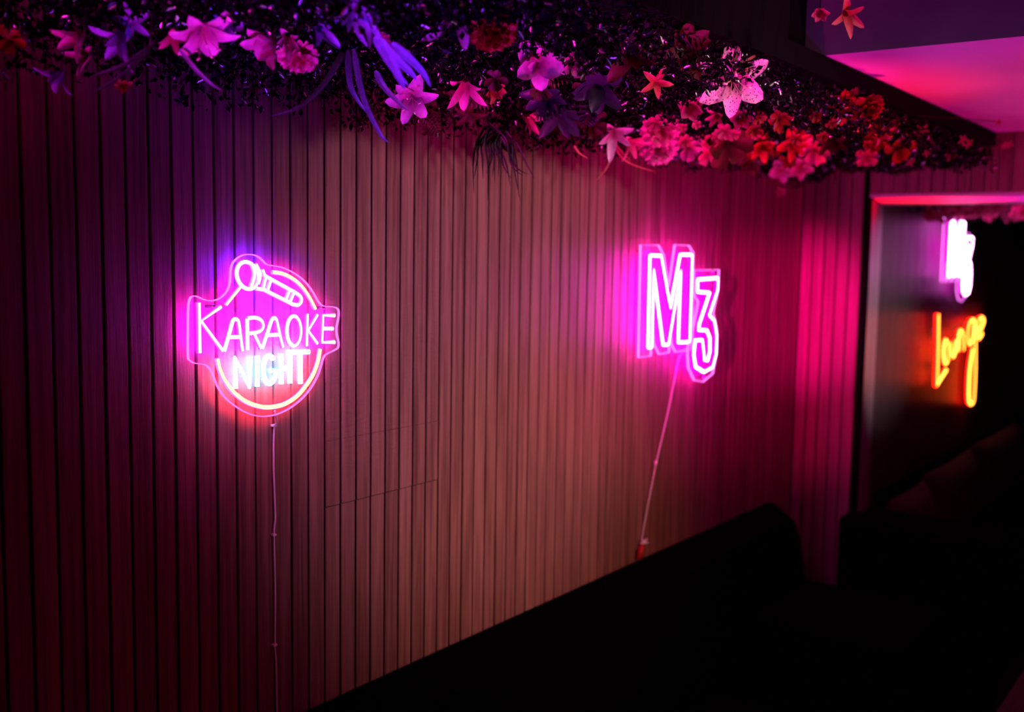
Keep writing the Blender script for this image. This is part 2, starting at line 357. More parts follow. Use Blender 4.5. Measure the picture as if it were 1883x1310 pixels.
def karaoke():
    Y_T, Y_P = WALL_Y - .034, WALL_Y - .026
    def z(p): return at_y(320 + p[0] / 3.638, 440 + p[1] / 3.638, Y_T)
    def zp(p): return at_y(320 + p[0] / 3.638, 440 + p[1] / 3.638, Y_P)
    root = empty('neon_sign', at_y(495, 765, WALL_Y - .03), 'round glowing neon sign reading KARAOKE NIGHT with a microphone on the slatted wall', 'neon sign')
    def tube(name, pts, mats, r=.0046, curve=False, closed=False, parent=root, label=None):
        p = [z(q) for q in pts]
        if curve: p = spline(p, 5, closed)
        v, f, ix = sweep(p, r, closed); return v, f, ix
    def part(name, strokes, mats, r=.0046, label=None):
        mb = MB()
        for s in strokes:
            pts, curve, closed = (s + (False, False))[:3] if isinstance(s, tuple) else (s, False, False)
            v, f, ix = tube(name, pts, mats, r, curve, closed)
            n = len(mb.v); mb.v += v; mb.f += [tuple(a + n for a in q) for q in f]; mb.i += ix
        o = mb.build(name, mats, root, True)
        if label: o['label'] = label
        return o
    out = [(110, 410), (120, 390), (150, 384), (200, 406), (250, 415), (300, 405), (340, 375), (370, 330), (382, 270), (385, 210), (400, 160), (440, 122), (490, 105), (550, 112), (590, 140), (620, 170), (660, 180), (720, 190), (790, 220), (850, 260), (900, 310), (940, 370), (965, 415), (1000, 450), (1060, 455), (1095, 465), (1105, 490), (1100, 540), (1090, 590), (1092, 640), (1103, 690), (1100, 725), (1070, 745), (1020, 770), (1000, 800), (985, 850), (965, 910), (925, 985), (870, 1055), (800, 1115), (720, 1160), (640, 1182), (560, 1182), (480, 1155), (400, 1105), (340, 1050), (300, 990), (275, 930), (260, 885), (230, 850), (200, 835), (140, 828), (112, 810), (100, 780), (100, 600), (103, 450)]
    mb = MB(); plate(mb, spline([zp(p) for p in out], 3, True), Y_P, .005)
    mb.build('acrylic_panel', [ACRY, RIM_P], root)['label'] = 'clear acrylic backing with a lit pink edge'
    P = [PINK_C, PINK_S]
    part('letter_tube', [[(162, 425), (168, 762)], [(310, 452), (176, 548), (322, 748)]], P, label='pink letter K')
    part('letter_tube', [([(332, 752), (362, 650), (390, 550), (408, 538), (426, 552), (438, 640), (452, 748)], True), [(368, 658), (440, 655)]], P, label='pink letter A')
    part('letter_tube', [[(489, 742), (487, 532)], ([(487, 532), (540, 527), (582, 548), (590, 590), (562, 618), (497, 630)], True), [(528, 628), (578, 732)]], P, label='pink letter R')
    part('letter_tube', [([(585, 735), (618, 640), (650, 545), (666, 530), (682, 545), (702, 640), (724, 724)], True), [(620, 645), (702, 640)]], P, label='pink letter A')
    part('letter_tube', [(ell(798, 614, 46, 98), False, True)], P, label='pink letter O')
    part('letter_tube', [[(887, 500), (882, 715)], [(955, 505), (892, 612), (955, 700)]], P, label='pink letter K')
    part('letter_tube', [[(1072, 510), (992, 508), (986, 692), (1072, 690)], [(990, 600), (1060, 600)]], P, label='pink letter E')
    C = [CYAN_C, CYAN_S]
    part('letter_tube', [[(412, 1000), (408, 798), (505, 985), (505, 785)]], C, .0052, 'cyan letter N')
    part('letter_tube', [[(556, 782), (556, 985)]], C, .0052, 'cyan letter I')
    part('letter_tube', [ell(638, 874, 42, 92, -50, -330, 22) + [(680, 880), (640, 880)]], C, .0052, 'cyan letter G')
    part('letter_tube', [[(716, 768), (718, 968)], [(776, 764), (776, 964)], [(716, 868), (776, 866)]], C, .0052, 'cyan letter H')
    part('letter_tube', [[(760, 756), (902, 754)], [(842, 756), (846, 966)]], C, .0052, 'cyan letter T')
    A = [AMB_C, AMB_S]
    part('ring_tube', [([(285, 800), (303, 875), (342, 955), (402, 1030), (482, 1090), (578, 1122), (655, 1124), (740, 1102), (820, 1050), (880, 980), (930, 900), (960, 815), (974, 735)], True)], A, .0050, 'amber lower arc of the ring')
    part('ring_tube', [([(655, 222), (722, 232), (792, 266), (850, 316), (900, 386), (942, 468)], True)], A, .0046, 'amber upper arc of the ring')
    part('ring_tube', [[(440, 322), (345, 440)]], A, .0038, 'short amber arc beside the letter K')
    B = [BLUE_C, BLUE_S]
    part('microphone_tube', [(ell(488, 243, 68, 92, n=30, rot=-18), False, True), ([(515, 160), (534, 235), (510, 322)], True), ([(543, 168), (572, 232), (560, 300)], True),
         [(588, 205), (604, 246), (612, 250)], [(545, 330), (590, 338)], [(612, 250), (590, 338)], [(645, 270), (620, 345)],
         [(605, 246), (808, 358)], [(585, 332), (780, 430)], [(768, 345), (742, 412)], [(796, 362), (770, 425)],
         ([(805, 356), (842, 384), (848, 416), (826, 440), (778, 430)], True)], B, .0044, 'icy blue microphone outline')
    for px, py in ((265, 452), (993, 460)):
        mb = MB(); p = zp((px, py)); mb.tube([p + Vector((0, .024, 0)), p + Vector((0, -.006, 0))], .0035, 10)
        mb.build('standoff_screw', STEEL, root, True)
    pts = [(505, 757), (503, 775), (504, 790), (503, 850), (505, 920), (506, 955), (504, 984), (506, 1095), (505.5, 1187), (507.5, 1220), (509, 1320), (508, 1420)]
    mb = MB(); w = [at_y(x, y, WALL_Y - .006) for x, y in pts]; w[0] = zp((672, 1150)); w[1].y -= .012
    mb.tube(spline(w, 5), .0021, 8)
    c = mb.build('power_cord', CORDM, root, True); c['label'] = 'thin white cord hanging straight down'
    for x, y in ((504, 783), (504, 984), (505.5, 1187)):
        mb = MB(); p = at_y(x, y, WALL_Y - .006); mb.box(p.x - .005, p.x + .005, p.y - .003, p.y + .006, p.z - .002, p.z + .002); mb.v = [q - Vector(root.location) for q in mb.v]; mb.build('cord_clip', CORDM, c, world=False)
    return root
KAR = karaoke()

M_PATH = [(255, 925), (270, 212), (355, 215), (428, 620), (505, 207), (597, 207), (576, 882), (490, 886), (508, 330), (412, 903), (372, 905), (297, 320), (283, 925)]
T_PATH = [(640, 400), (797, 388), (795, 480), (728, 676), (768, 716), (787, 830), (782, 980), (755, 1080), (690, 1116), (625, 1075), (610, 980), (622, 872), (676, 870), (686, 960), (690, 1022), (718, 1028), (736, 960), (736, 850), (712, 792), (648, 788), (655, 740), (735, 500), (640, 492)]
M_OUT = [(190, 1005), (207, 130), (345, 133), (385, 210), (425, 460), (472, 130), (580, 135), (615, 190), (606, 940), (475, 960), (448, 900), (440, 830), (425, 965), (350, 978), (312, 900), (295, 730), (285, 992)]
T_OUT = [(620, 328), (815, 325), (803, 500), (768, 660), (797, 780), (797, 960), (766, 1130), (690, 1192), (622, 1180), (577, 1080), (570, 940), (590, 880), (612, 790), (655, 570), (622, 520)]
def hot_pink_sign():
    YT, YP = WALL_Y - .062, WALL_Y - .03
    f = lambda y: (lambda p: at_y(1130 + p[0] / 4.226, 420 + p[1] / 4.226, y))
    t, b = f(YT), f(YP)
    root = empty('neon_sign', at_y(1250, 700, WALL_Y - .03), 'hot pink neon sign reading M3 hanging on the wooden slatted wall', 'neon sign')
    for nm, path, lab in (('letter_tube', M_PATH, 'hot pink outlined letter M'), ('number_tube', T_PATH, 'hot pink outlined figure 3')):
        p = [t(q) for q in path]
        p = [a.lerp(p[(k + 1) % len(p)], u) for k, a in enumerate(p) for u in (0, .12, .5, .88)]
        v, fc, ix = sweep(p, .0058, True); link(nm, v, fc, [HOT_C, HOT_S], root, ix, True)['label'] = lab
    mb = MB(); plate(mb, [b(q) for q in M_OUT], YP, .005); plate(mb, [b(q) for q in T_OUT], YP, .005)
    mb.build('acrylic_panel', [ACRY, RIM_H], root)['label'] = 'clear acrylic backing cut to the letters'
    for q in ((240, 180), (580, 240), (770, 345), (700, 1160)):
        mb = MB(); p = b(q); mb.tube([p + Vector((0, .028, 0)), p + Vector((0, -.006, 0))], .004, 10); mb.build('standoff_screw', STEEL, root, True)
    return root
M3 = hot_pink_sign()
mb = MB(); w = [at_y(x, y, WALL_Y - .008) for x, y in ((1252, 640), (1247, 662), (1240, 700), (1226, 768), (1207, 850), (1196, 905), (1183, 975), (1180, 1000))]; w[0].y = WALL_Y - .03
mb.tube(spline(w, 5), .0022, 6)
CO = tag(mb.build('power_cord', CORDM, M3, True), 'slack pale cord running down to the sofa')
def sub(o, parent):
    mw = Vector(parent.parent.location); o.parent = parent; o.location = -mw if False else (0, 0, 0); return o
def on_cord(name, build, m):
    mb = MB(); build(mb); mb.v = [v - Vector(M3.location) for v in mb.v]
    return link(name, mb.v, mb.f, m, CO, mb.i, True, world=False)
p1, p2, p3 = at_y(1206, 852, WALL_Y - .008), at_y(1181, 1000, WALL_Y - .012), at_y(1174, 1028, WALL_Y - .014)
on_cord('cord_clip', lambda m: m.tube([p1 + Vector((0, 0, .007)), p1 + Vector((0, 0, -.007))], .006, 8), CORDM)
def bow(m):
    for a in ((.022, .012), (-.02, .006), (.03, -.002), (-.012, .02)): m.tube([p2, p2 + Vector((a[0], -.006, a[1]))], .0032, 6)
on_cord('cord_tie', bow, CORDM)
on_cord('plug', lambda m: m.tube([p2 + Vector((-.002, 0, -.004)), p2.lerp(p3, .4), p3], [.006, .012, .010], 10), REDPLUG)

# the same M3 sign once more on the far wall, over an orange script sign
far_root = M3.copy(); COL.objects.link(far_root)
FAR_SIGN_Y = FAR_Y - .065
mc = at_y(1190, 555, WALL_Y - .062)        # a point of the near sign ...
mf = at_y(1744, 458, FAR_SIGN_Y)           # ... and where it stands on the far wall
far_root.location = M3.location + (mf - mc)
far_root['label'] = 'far white-hot pink M3 neon sign beyond the beam, above the orange script'
for ch in list(M3.children):
    if ch.name.startswith('power_cord'): continue
    c = ch.copy(); COL.objects.link(c); c.parent = far_root
    path = M_PATH if ch.name.startswith('letter') else T_PATH if ch.name.startswith('number') else None
    if path:                                 # far tubes drawn fatter to stand in for glare and blur
        p = [at_y(1130 + a / 4.226, 420 + b / 4.226, WALL_Y - .062) for a, b in path]
        p = [a.lerp(p[(k + 1) % len(p)], u) - M3.location for k, a in enumerate(p) for u in (0, .12, .5, .88)]
        v, fc, ix = sweep(p, .0105, True); me = bpy.data.meshes.new(ch.name); me.from_pydata([tuple(q) for q in v], [], fc)
        me.materials.append(HOT_C); me.materials.append(HOT_FAR); me.polygons.foreach_set('material_index', ix); me.polygons.foreach_set('use_smooth', [True] * len(fc)); c.data = me
def lounge():
    Y = FAR_Y - .045
    z = lambda p: at_y(1540 + p[0] / 2.977, 340 + p[1] / 2.977, Y)
    root = empty('neon_sign', z((640, 1150)), 'orange-red script neon sign reading Lounge on the far wall', 'neon sign')
    def part(lab, pts, curve=True, closed=False, r=.0125):
        p = [z(q) for q in pts]
        if curve: p = spline(p, 5, closed)
        v, f, ix = sweep(p, r, closed); link('letter_tube', v, f, [ORA_C, ORA_S], root, ix, True)['label'] = lab
    part('orange letter L', [(545, 708), (543, 900), (537, 1098), (590, 1015)], False)
    part('orange letter o', ell(588, 915, 13, 62, n=20), False, True)
    part('orange letter u', [(612, 860), (615, 915), (626, 942), (638, 915), (645, 850)])
    part('orange letter n', [(655, 910), (660, 820), (672, 800), (682, 830), (684, 905)])
    part('orange letter g with its long tail', [(745, 742), (722, 745), (706, 800), (712, 870), (735, 850), (746, 760), (748, 900), (746, 1050), (738, 1180), (722, 1196), (713, 1160), (718, 1020), (735, 900)])
    part('orange letter e', [(756, 800), (778, 790), (795, 745), (782, 726), (764, 750), (757, 810), (768, 842), (786, 815)])
    out = [(520, 690), (560, 690), (580, 655), (790, 650), (815, 720), (800, 860), (765, 900), (765, 1190), (725, 1225), (690, 1200), (695, 960), (610, 1060), (535, 1130), (512, 1100)]
    mb = MB(); plate(mb, [at_y(1540 + x / 2.977, 340 + y / 2.977, Y + .016) for x, y in out], Y + .016, .005)
    mb.build('acrylic_panel', [ACRY, ACRY], root)
    for q in ((545, 800), (735, 1000)):
        mb = MB(); p = z(q); mb.tube([p + Vector((0, .045, 0)), p + Vector((0, .02, 0))], .004, 8); mb.build('standoff_screw', STEEL, root, True)
lounge()

# ------------------------------------------------------------------ furniture in the dark
def rounded(name, x0, x1, y0, y1, z0, z1, r, m, parent, n=4):
    mb = MB(); mb.box(x0, x1, y0, y1, z0, z1); o = mb.build(name, m, parent); bevel(o, r, n); return o
sofa = empty('banquette_sofa', (2, 1.4, 0), 'long black banquette sofa backed against the wooden slatted wall', 'sofa')
def back_profile():
    """backrest: level top that swells over into a rounded, slanting end"""
    FY, BY = 1.60, 1.785
    end = [at_y(px, py, FY) for px, py in ((1424, 929), (1440, 931), (1453, 941), (1463, 960), (1470, 985), (1476, 1015), (1480, 1050), (1483, 1090))]
    prof = [(-1.4, .916), (2.6, .916)] + [(p.x, min(p.z, .916)) for p in end] + [(end[-1].x + .01, .12), (-1.4, .12)]
    mb = MB(); n = len(prof)
    back = [(x + (.22 if x > 3 else 0), BY, z + (.012 if z > .3 else 0)) for x, z in prof]
    v = back + [(x, FY, z) for x, z in prof]
    mb.add(v, [tuple(range(n))[::-1], tuple(range(n, 2 * n))] + [(k, (k + 1) % n, n + (k + 1) % n, n + k) for k in range(n)])
    return mb
o = back_profile().build('backrest', LEATHER, sofa); bevel(o, .012, 3)
x = -1.35
while x < 3.3:
    rounded('seat_cushion', x, x + .93, 1.0, 1.615, .32, .47, .04, LEATHER, sofa); x += .95
rounded('base', -1.4, 3.6, 1.04, 1.62, .06, .33, .01, LEATHER, sofa)
for x in (-1.3, 1.2, 3.5):
    mb = MB(); mb.box(x - .03, x + .03, 1.1, 1.16, 0, .07); mb.build('leg', METAL, sofa)

rounded('armrest', 3.72, 4.32, 1.0, 1.595, .06, .64, .05, LEATHER, sofa)  # added black block where the return wall only fades into darkness
chair = empty('armchair', (4.3, 1.1, 0), 'black boxy armchair standing at the foot of the pink-lit return wall', 'armchair')
ac = at_x(1540, 948, 4.5)
rounded('backrest', 4.5, 4.64, ac.y - .68, ac.y, .3, ac.z, .03, LEATHER, chair)
rounded('seat', 4.36, 4.505, ac.y - .62, ac.y - .06, .28, .46, .03, LEATHER, chair)
rounded('base', 4.36, 4.63, ac.y - .66, ac.y - .02, .1, .30, .02, LEATHER, chair)
for x in (4.39, 4.6):
    for y in (ac.y - .62, ac.y - .06):
        mb = MB(); mb.box(x - .02, x + .02, y - .02, y + .02, 0, .11); mb.build('leg', METAL, chair)
far_sofa = empty('banquette_sofa', (6.5, 1.4, 0), 'dark far banquette sofa under the orange neon script', 'sofa')
rounded('backrest', 5.45, 8.9, 1.52, 1.665, .1, .80, .03, LEATHER, far_sofa)
for k in range(4):
    x = 4.9 + k * .99
    rounded('seat_cushion', x, x + .97, .95, 1.53, .3, .46, .04, LEATHER, far_sofa)
rounded('base', 4.85, 8.9, .98, 1.54, .06, .31, .01, LEATHER, far_sofa)
rounded('armrest', 4.72, 4.86, .9, 1.5, .06, .86, .02, LEATHER, far_sofa)
for x in (4.95, 6.9, 8.8):
    mb = MB(); mb.box(x - .03, x + .03, 1.05, 1.11, 0, .07); mb.build('leg', METAL, far_sofa)
def cushion(cx, cy, cz, w, h, d, tilt, label):
    nu, nv = 14, 12; mb = MB(); v = []; f = []
    for s in (-1, 1):
        for i in range(nu + 1):
            for j in range(nv + 1):
                a, b = i / nu * 2 - 1, j / nv * 2 - 1
                e = (max(0, 1 - abs(a) ** 3.2) ** .5) * (max(0, 1 - abs(b) ** 3.2) ** .5)
                pin = 1 - .07 * (abs(b) < .8) * (1 - abs(b)) * 0
                v.append((a * w / 2 * (1 - .06 * (1 - b * b)), s * d / 2 * e, b * h / 2 * (1 - .06 * (1 - a * a))))
    q = (nu + 1) * (nv + 1)
    for s in (0, 1):
        for i in range(nu):
            for j in range(nv):
                k = s * q + i * (nv + 1) + j; g = (k, k + nv + 1, k + nv + 2, k + 1)
                f.append(g if s == 0 else g[::-1])
    me = bpy.data.meshes.new('cushion'); me.from_pydata(v, [], f); me.materials.append(CUSH)
    me.polygons.foreach_set('use_smooth', [True] * len(f))
    o = bpy.data.objects.new('back_cushion', me); COL.objects.link(o); o.location = (cx, cy, cz); o.rotation_euler = (tilt, 0, 0)
    return tag(o, label, 'cushion', 'cushions along the far sofa')
CUSHIONS = [(5.17, 1.44, .685, .54, .38, .17, 'small cushion at the near end of the far sofa beside the pink return wall'),
            (5.98, 1.455, .69, .98, .40, .17, 'long cushion on the far sofa below the foot of the orange letter L'),
            (7.15, 1.455, .70, 1.25, .40, .17, 'longest cushion on the far sofa, red-lit below the tail of the orange g')]
for cx, cy, cz, w, h, d, lb in CUSHIONS: cushion(cx, cy - .065, cz + .025, w, h, d, R(-12), lb)

table = empty('table', (3.4, .2, 0), 'wooden table whose corner catches pink light at the bottom right', 'table')
e0 = at_z(1830, 1310, .75)
rounded('table_top', 2.75, 4.1, -.1, e0.y, .715, .75, .006, TABLEM, table)
for x, y in ((2.85, -.02), (2.85, .48), (4.0, -.02), (4.0, .48)):
    mb = MB(); mb.box(x - .03, x + .03, y - .03, y + .03, 0, .716); mb.build('leg', METAL, table)
t2 = empty('table', (5.9, .5, 0), 'black table in front of the far sofa with a thin lit edge', 'table')
rounded('table_top', 5.3, 6.9, .35, .88, .71, .74, .006, mat('black_table_top', (.012, .01, .01), .3, .4), t2)
mb = MB(); mb.tube([(6.1, .6, .02), (6.1, .6, .71)], .04, 14); mb.build('pedestal', METAL, t2, True)
mb = MB(); mb.tube([(6.1, .6, 0), (6.1, .6, .02)], .24, 24); mb.build('foot_plate', METAL, t2)
# ------------------------------------------------------------------ the garden hanging from the ceiling
P_PINK = petal_mat('petal_pink', (.75, .26, .52), (.36, .03, .12))
P_BLUSH = petal_mat('petal_blush_speckled', (.86, .5, .62), (.5, .08, .18), speck=1)
P_WHITE = petal_mat('petal_white', (.82, .74, .72), (.5, .4, .25))
P_RED = petal_mat('petal_red', (.50, .018, .014), (.16, .0, .0))
P_CORAL = petal_mat('petal_coral', (.5, .13, .1), (.35, .03, .02))
P_VIOLET = petal_mat('petal_violet', (.42, .26, .78), (.2, .06, .4))
P_ROSE = petal_mat('petal_rose', (.8, .14, .36), (.42, .02, .08))
L_WINE = petal_mat('leaf_wine', (.075, .008, .005), (.04, .004, .003), .6, .15)
L_GREEN = petal_mat('leaf_green', (.10, .16, .03), (.06, .1, .02), .5, .2)
L_OLIVE = petal_mat('leaf_olive', (.22, .18, .04), (.15, .1, .03), .5, .2)
L_LILAC = petal_mat('leaf_lilac', (.026, .018, .05), (.015, .01, .03), .45, .2)
L_DARK = petal_mat('leaf_dark', (.004, .003, .003), (.003, .003, .003), .5, .1)
BLADE_M = petal_mat('grass_blade', (.2, .14, .22), (.12, .1, .1), .4, .2)
STAMEN = mat('stamen_cream', (.8, .5, .4), .5, .3)
BOARD_Z = EYE + .455

def petal(mb, L, W, az, el, curl, cup=.25, ruf=0, tip=.5, n=8, m=6, z0=0, r0=0, ph=0, idx=0):
    v = []; r, z = r0, z0; base = len(mb.v)
    ca, sa = math.cos(az), math.sin(az)
    for i in range(n + 1):
        u = i / n; a = el + curl * u
        if i: r += math.sin(a) * L / n; z += math.cos(a) * L / n
        w = W / 2 * (.16 + .84 * math.sin(math.pi * min(1, u ** tip * .94 + .03)) ** .75 if u < .999 else .05)
        if ruf: w = W / 2 * (.15 + .85 * min(1, u * 1.25) ** .8) * (1 - .25 * max(0, u - .8) / .2)
        for j in range(m + 1):
            t = j / m * 2 - 1
            h = cup * w * t * t + .05 * W * math.sin(9 * u + ph) * t
            if ruf: h += ruf * W * u * u * math.sin(t * 6.5 + ph * 3 + u * 2)
            rr, zz = r - math.cos(a) * h, z + math.sin(a) * h
            if ruf and i == n: rr += .05 * L * math.sin(t * 11 + ph * 5)
            s = t * w
            v.append((rr * ca - s * sa, rr * sa + s * ca, zz))
    f = [(i * (m + 1) + j, (i + 1) * (m + 1) + j, (i + 1) * (m + 1) + j + 1, i * (m + 1) + j + 1) for i in range(n) for j in range(m)]
    mb.add(v, f, idx)
def j_(a, b): return random.uniform(a, b)
def corolla(kind, s):
    """petals round the z axis; s = width across"""
    mb = MB(); L = s / 2
    if kind == 'lily':
        for k in range(6):
            petal(mb, L * j_(1.0, 1.2), L * (.5 if k % 2 else .62), k * math.pi / 3 + j_(-.12, .12), R(j_(22, 38)), R(j_(55, 85)), .3, 0, .62, z0=-.25 * L, r0=.03 * L, ph=j_(0, 6))
    elif kind == 'cup':
        for k in range(6):
            petal(mb, L * j_(1.1, 1.35), L * .78, k * math.pi / 3 + j_(-.1, .1), R(j_(30, 42)), R(j_(-10, 25)), .5, 0, .7, z0=-.4 * L, r0=.05 * L, ph=j_(0, 6))
    elif kind == 'ruffled':
        for lay, (q, e) in enumerate(((7, 62), (6, 38), (4, 16))):
            for k in range(q):
                petal(mb, L * (1.0 - .12 * lay), L * .95, k * 2 * math.pi / q + lay * .5 + j_(-.1, .1), R(e + j_(-6, 6)), R(j_(5, 30)), .15, .12, .6, 8, 10, -.2 * L, .03 * L, j_(0, 6))
    elif kind == 'orchid':
        for k in range(5):
            petal(mb, L * j_(.95, 1.1), L * (.95 if k in (1, 4) else .7), k * 2 * math.pi / 5 + j_(-.08, .08), R(j_(62, 80)), R(j_(0, 26)), .22, 0, .8, z0=-.08 * L, r0=.02 * L, ph=j_(0, 6))
        petal(mb, L * .5, L * .5, j_(0, 6), R(25), R(60), .6, .05, .7)
    elif kind == 'star':
        for k in range(5): petal(mb, L * j_(.95, 1.1), L * .36, k * 2 * math.pi / 5 + j_(-.1, .1), R(60), R(35), .3, 0, .6, 5, 4, ph=j_(0, 6))
    elif kind == 'small':
        for k in range(6): petal(mb, L * j_(.9, 1.15), L * .72, k * math.pi / 3 + j_(-.2, .2), R(j_(35, 65)), R(j_(10, 40)), .4, .03, .7, 5, 4, -.2 * L, .03 * L, j_(0, 6))
    elif kind == 'drooping':
        for k in range(5): petal(mb, L * j_(1.2, 1.7), L * .5, k * 2 * math.pi / 5 + j_(-.25, .25), R(j_(12, 40)), R(j_(10, 70)), .45, 0, .6, 8, 5, -.3 * L, .04 * L, j_(0, 6))
    elif kind == 'leaves':
        for k in range(8): petal(mb, L * j_(.8, 1.3), L * j_(.4, .6), k * 2 * math.pi / 8 + j_(-.3, .3), R(j_(30, 75)), R(j_(-10, 45)), .25, 0, .6, 8, 5, -.2 * L, 0, j_(0, 6))
    elif kind == 'broad':
        for k in range(6): petal(mb, L * j_(.9, 1.25), L * j_(.75, .95), k * 2 * math.pi / 6 + j_(-.3, .3), R(j_(40, 80)), R(j_(-20, 35)), .2, .05, .7, 9, 8, -.2 * L, 0, j_(0, 6))
    return mb
def spot_px(px, py, z=.36, ymax=1.69):
    p = at_z(px, py, EYE + z)
    if p.y < BED_Y + .03 and z < .45:        # keep under the board
        p = at_y(px, py, BED_Y + .03)
        if p.z > EYE + .425: p = at_z(px, py, EYE + .425)
    return at_y(px, py, ymax) if p.y > ymax else p
def stem_pts(loc, face, s):
    back = loc - face * s * .16
    top = Vector((back.x + j_(-.02, .02), min(max(back.y + j_(-.01, .02), BED_Y + .012), WALL_Y - .03), BOARD_Z + .004))
    if loc.z > BOARD_Z: top = Vector((back.x + .01, back.y, 2.9485))   # a vine from the high ceiling
    mid = back.lerp(top, .5) - face * s * .18
    mid.y = min(mid.y, WALL_Y - .03)
    return [back, mid, top]
USED = {}
def bloom(name, kind, px, py, wpx, m, face, label, cat='flower', z=.36, group=None, stamens=0, stem_mat=None, ymax=1.69, far=None, src=None):
    loc = far if far is not None else spot_px(px, py, z, ymax)
    s = wpx * depth(loc) / F
    fw = cam_dir(*face)
    o = empty(name, loc, label, cat, group)
    q = fw.to_track_quat('Z', 'Y').to_matrix() @ Matrix.Rotation(j_(0, 6.28), 3, 'Z')
    o.rotation_euler = q.to_euler()
    if src is None:
        mb = corolla(kind, s); c = mb.build('leaf_rosette' if kind in ('leaves', 'broad') else 'corolla', m, o, True, world=False)
    else:                                    # a repeat shares the mesh of the first of its kind
        c = src[0].copy(); COL.objects.link(c); c.parent = o; k = s / src[1]; c.scale = (k, k, k)
    inv = q.transposed()
    if stamens:
        mb = MB(); L = s / 2
        for k in range(stamens):
            a = k * 2 * math.pi / stamens + .3; e = j_(.3, .45); d = Vector((math.cos(a), math.sin(a), 0))
            p = [Vector((0, 0, -.1 * L)), d * .12 * L + Vector((0, 0, .3 * L)), d * e * L * .8 + Vector((0, 0, .72 * L))]
            mb.tube(spline(p, 4), .012 * L, 5); t = p[-1]; mb.tube([t - d * .05 * L, t + d * .06 * L], .03 * L, 6)
        mb.build('stamens', STAMEN, o, True, world=False)
    sp = [inv @ (p - loc) for p in spline(stem_pts(loc, fw, s), 4)]
    if src is None or src[2]:
        mb = MB(); mb.tube(sp, max(.0012, s * .014), 6); mb.build('stem', stem_mat or STEMG, o, True, world=False)
    return o, c, s

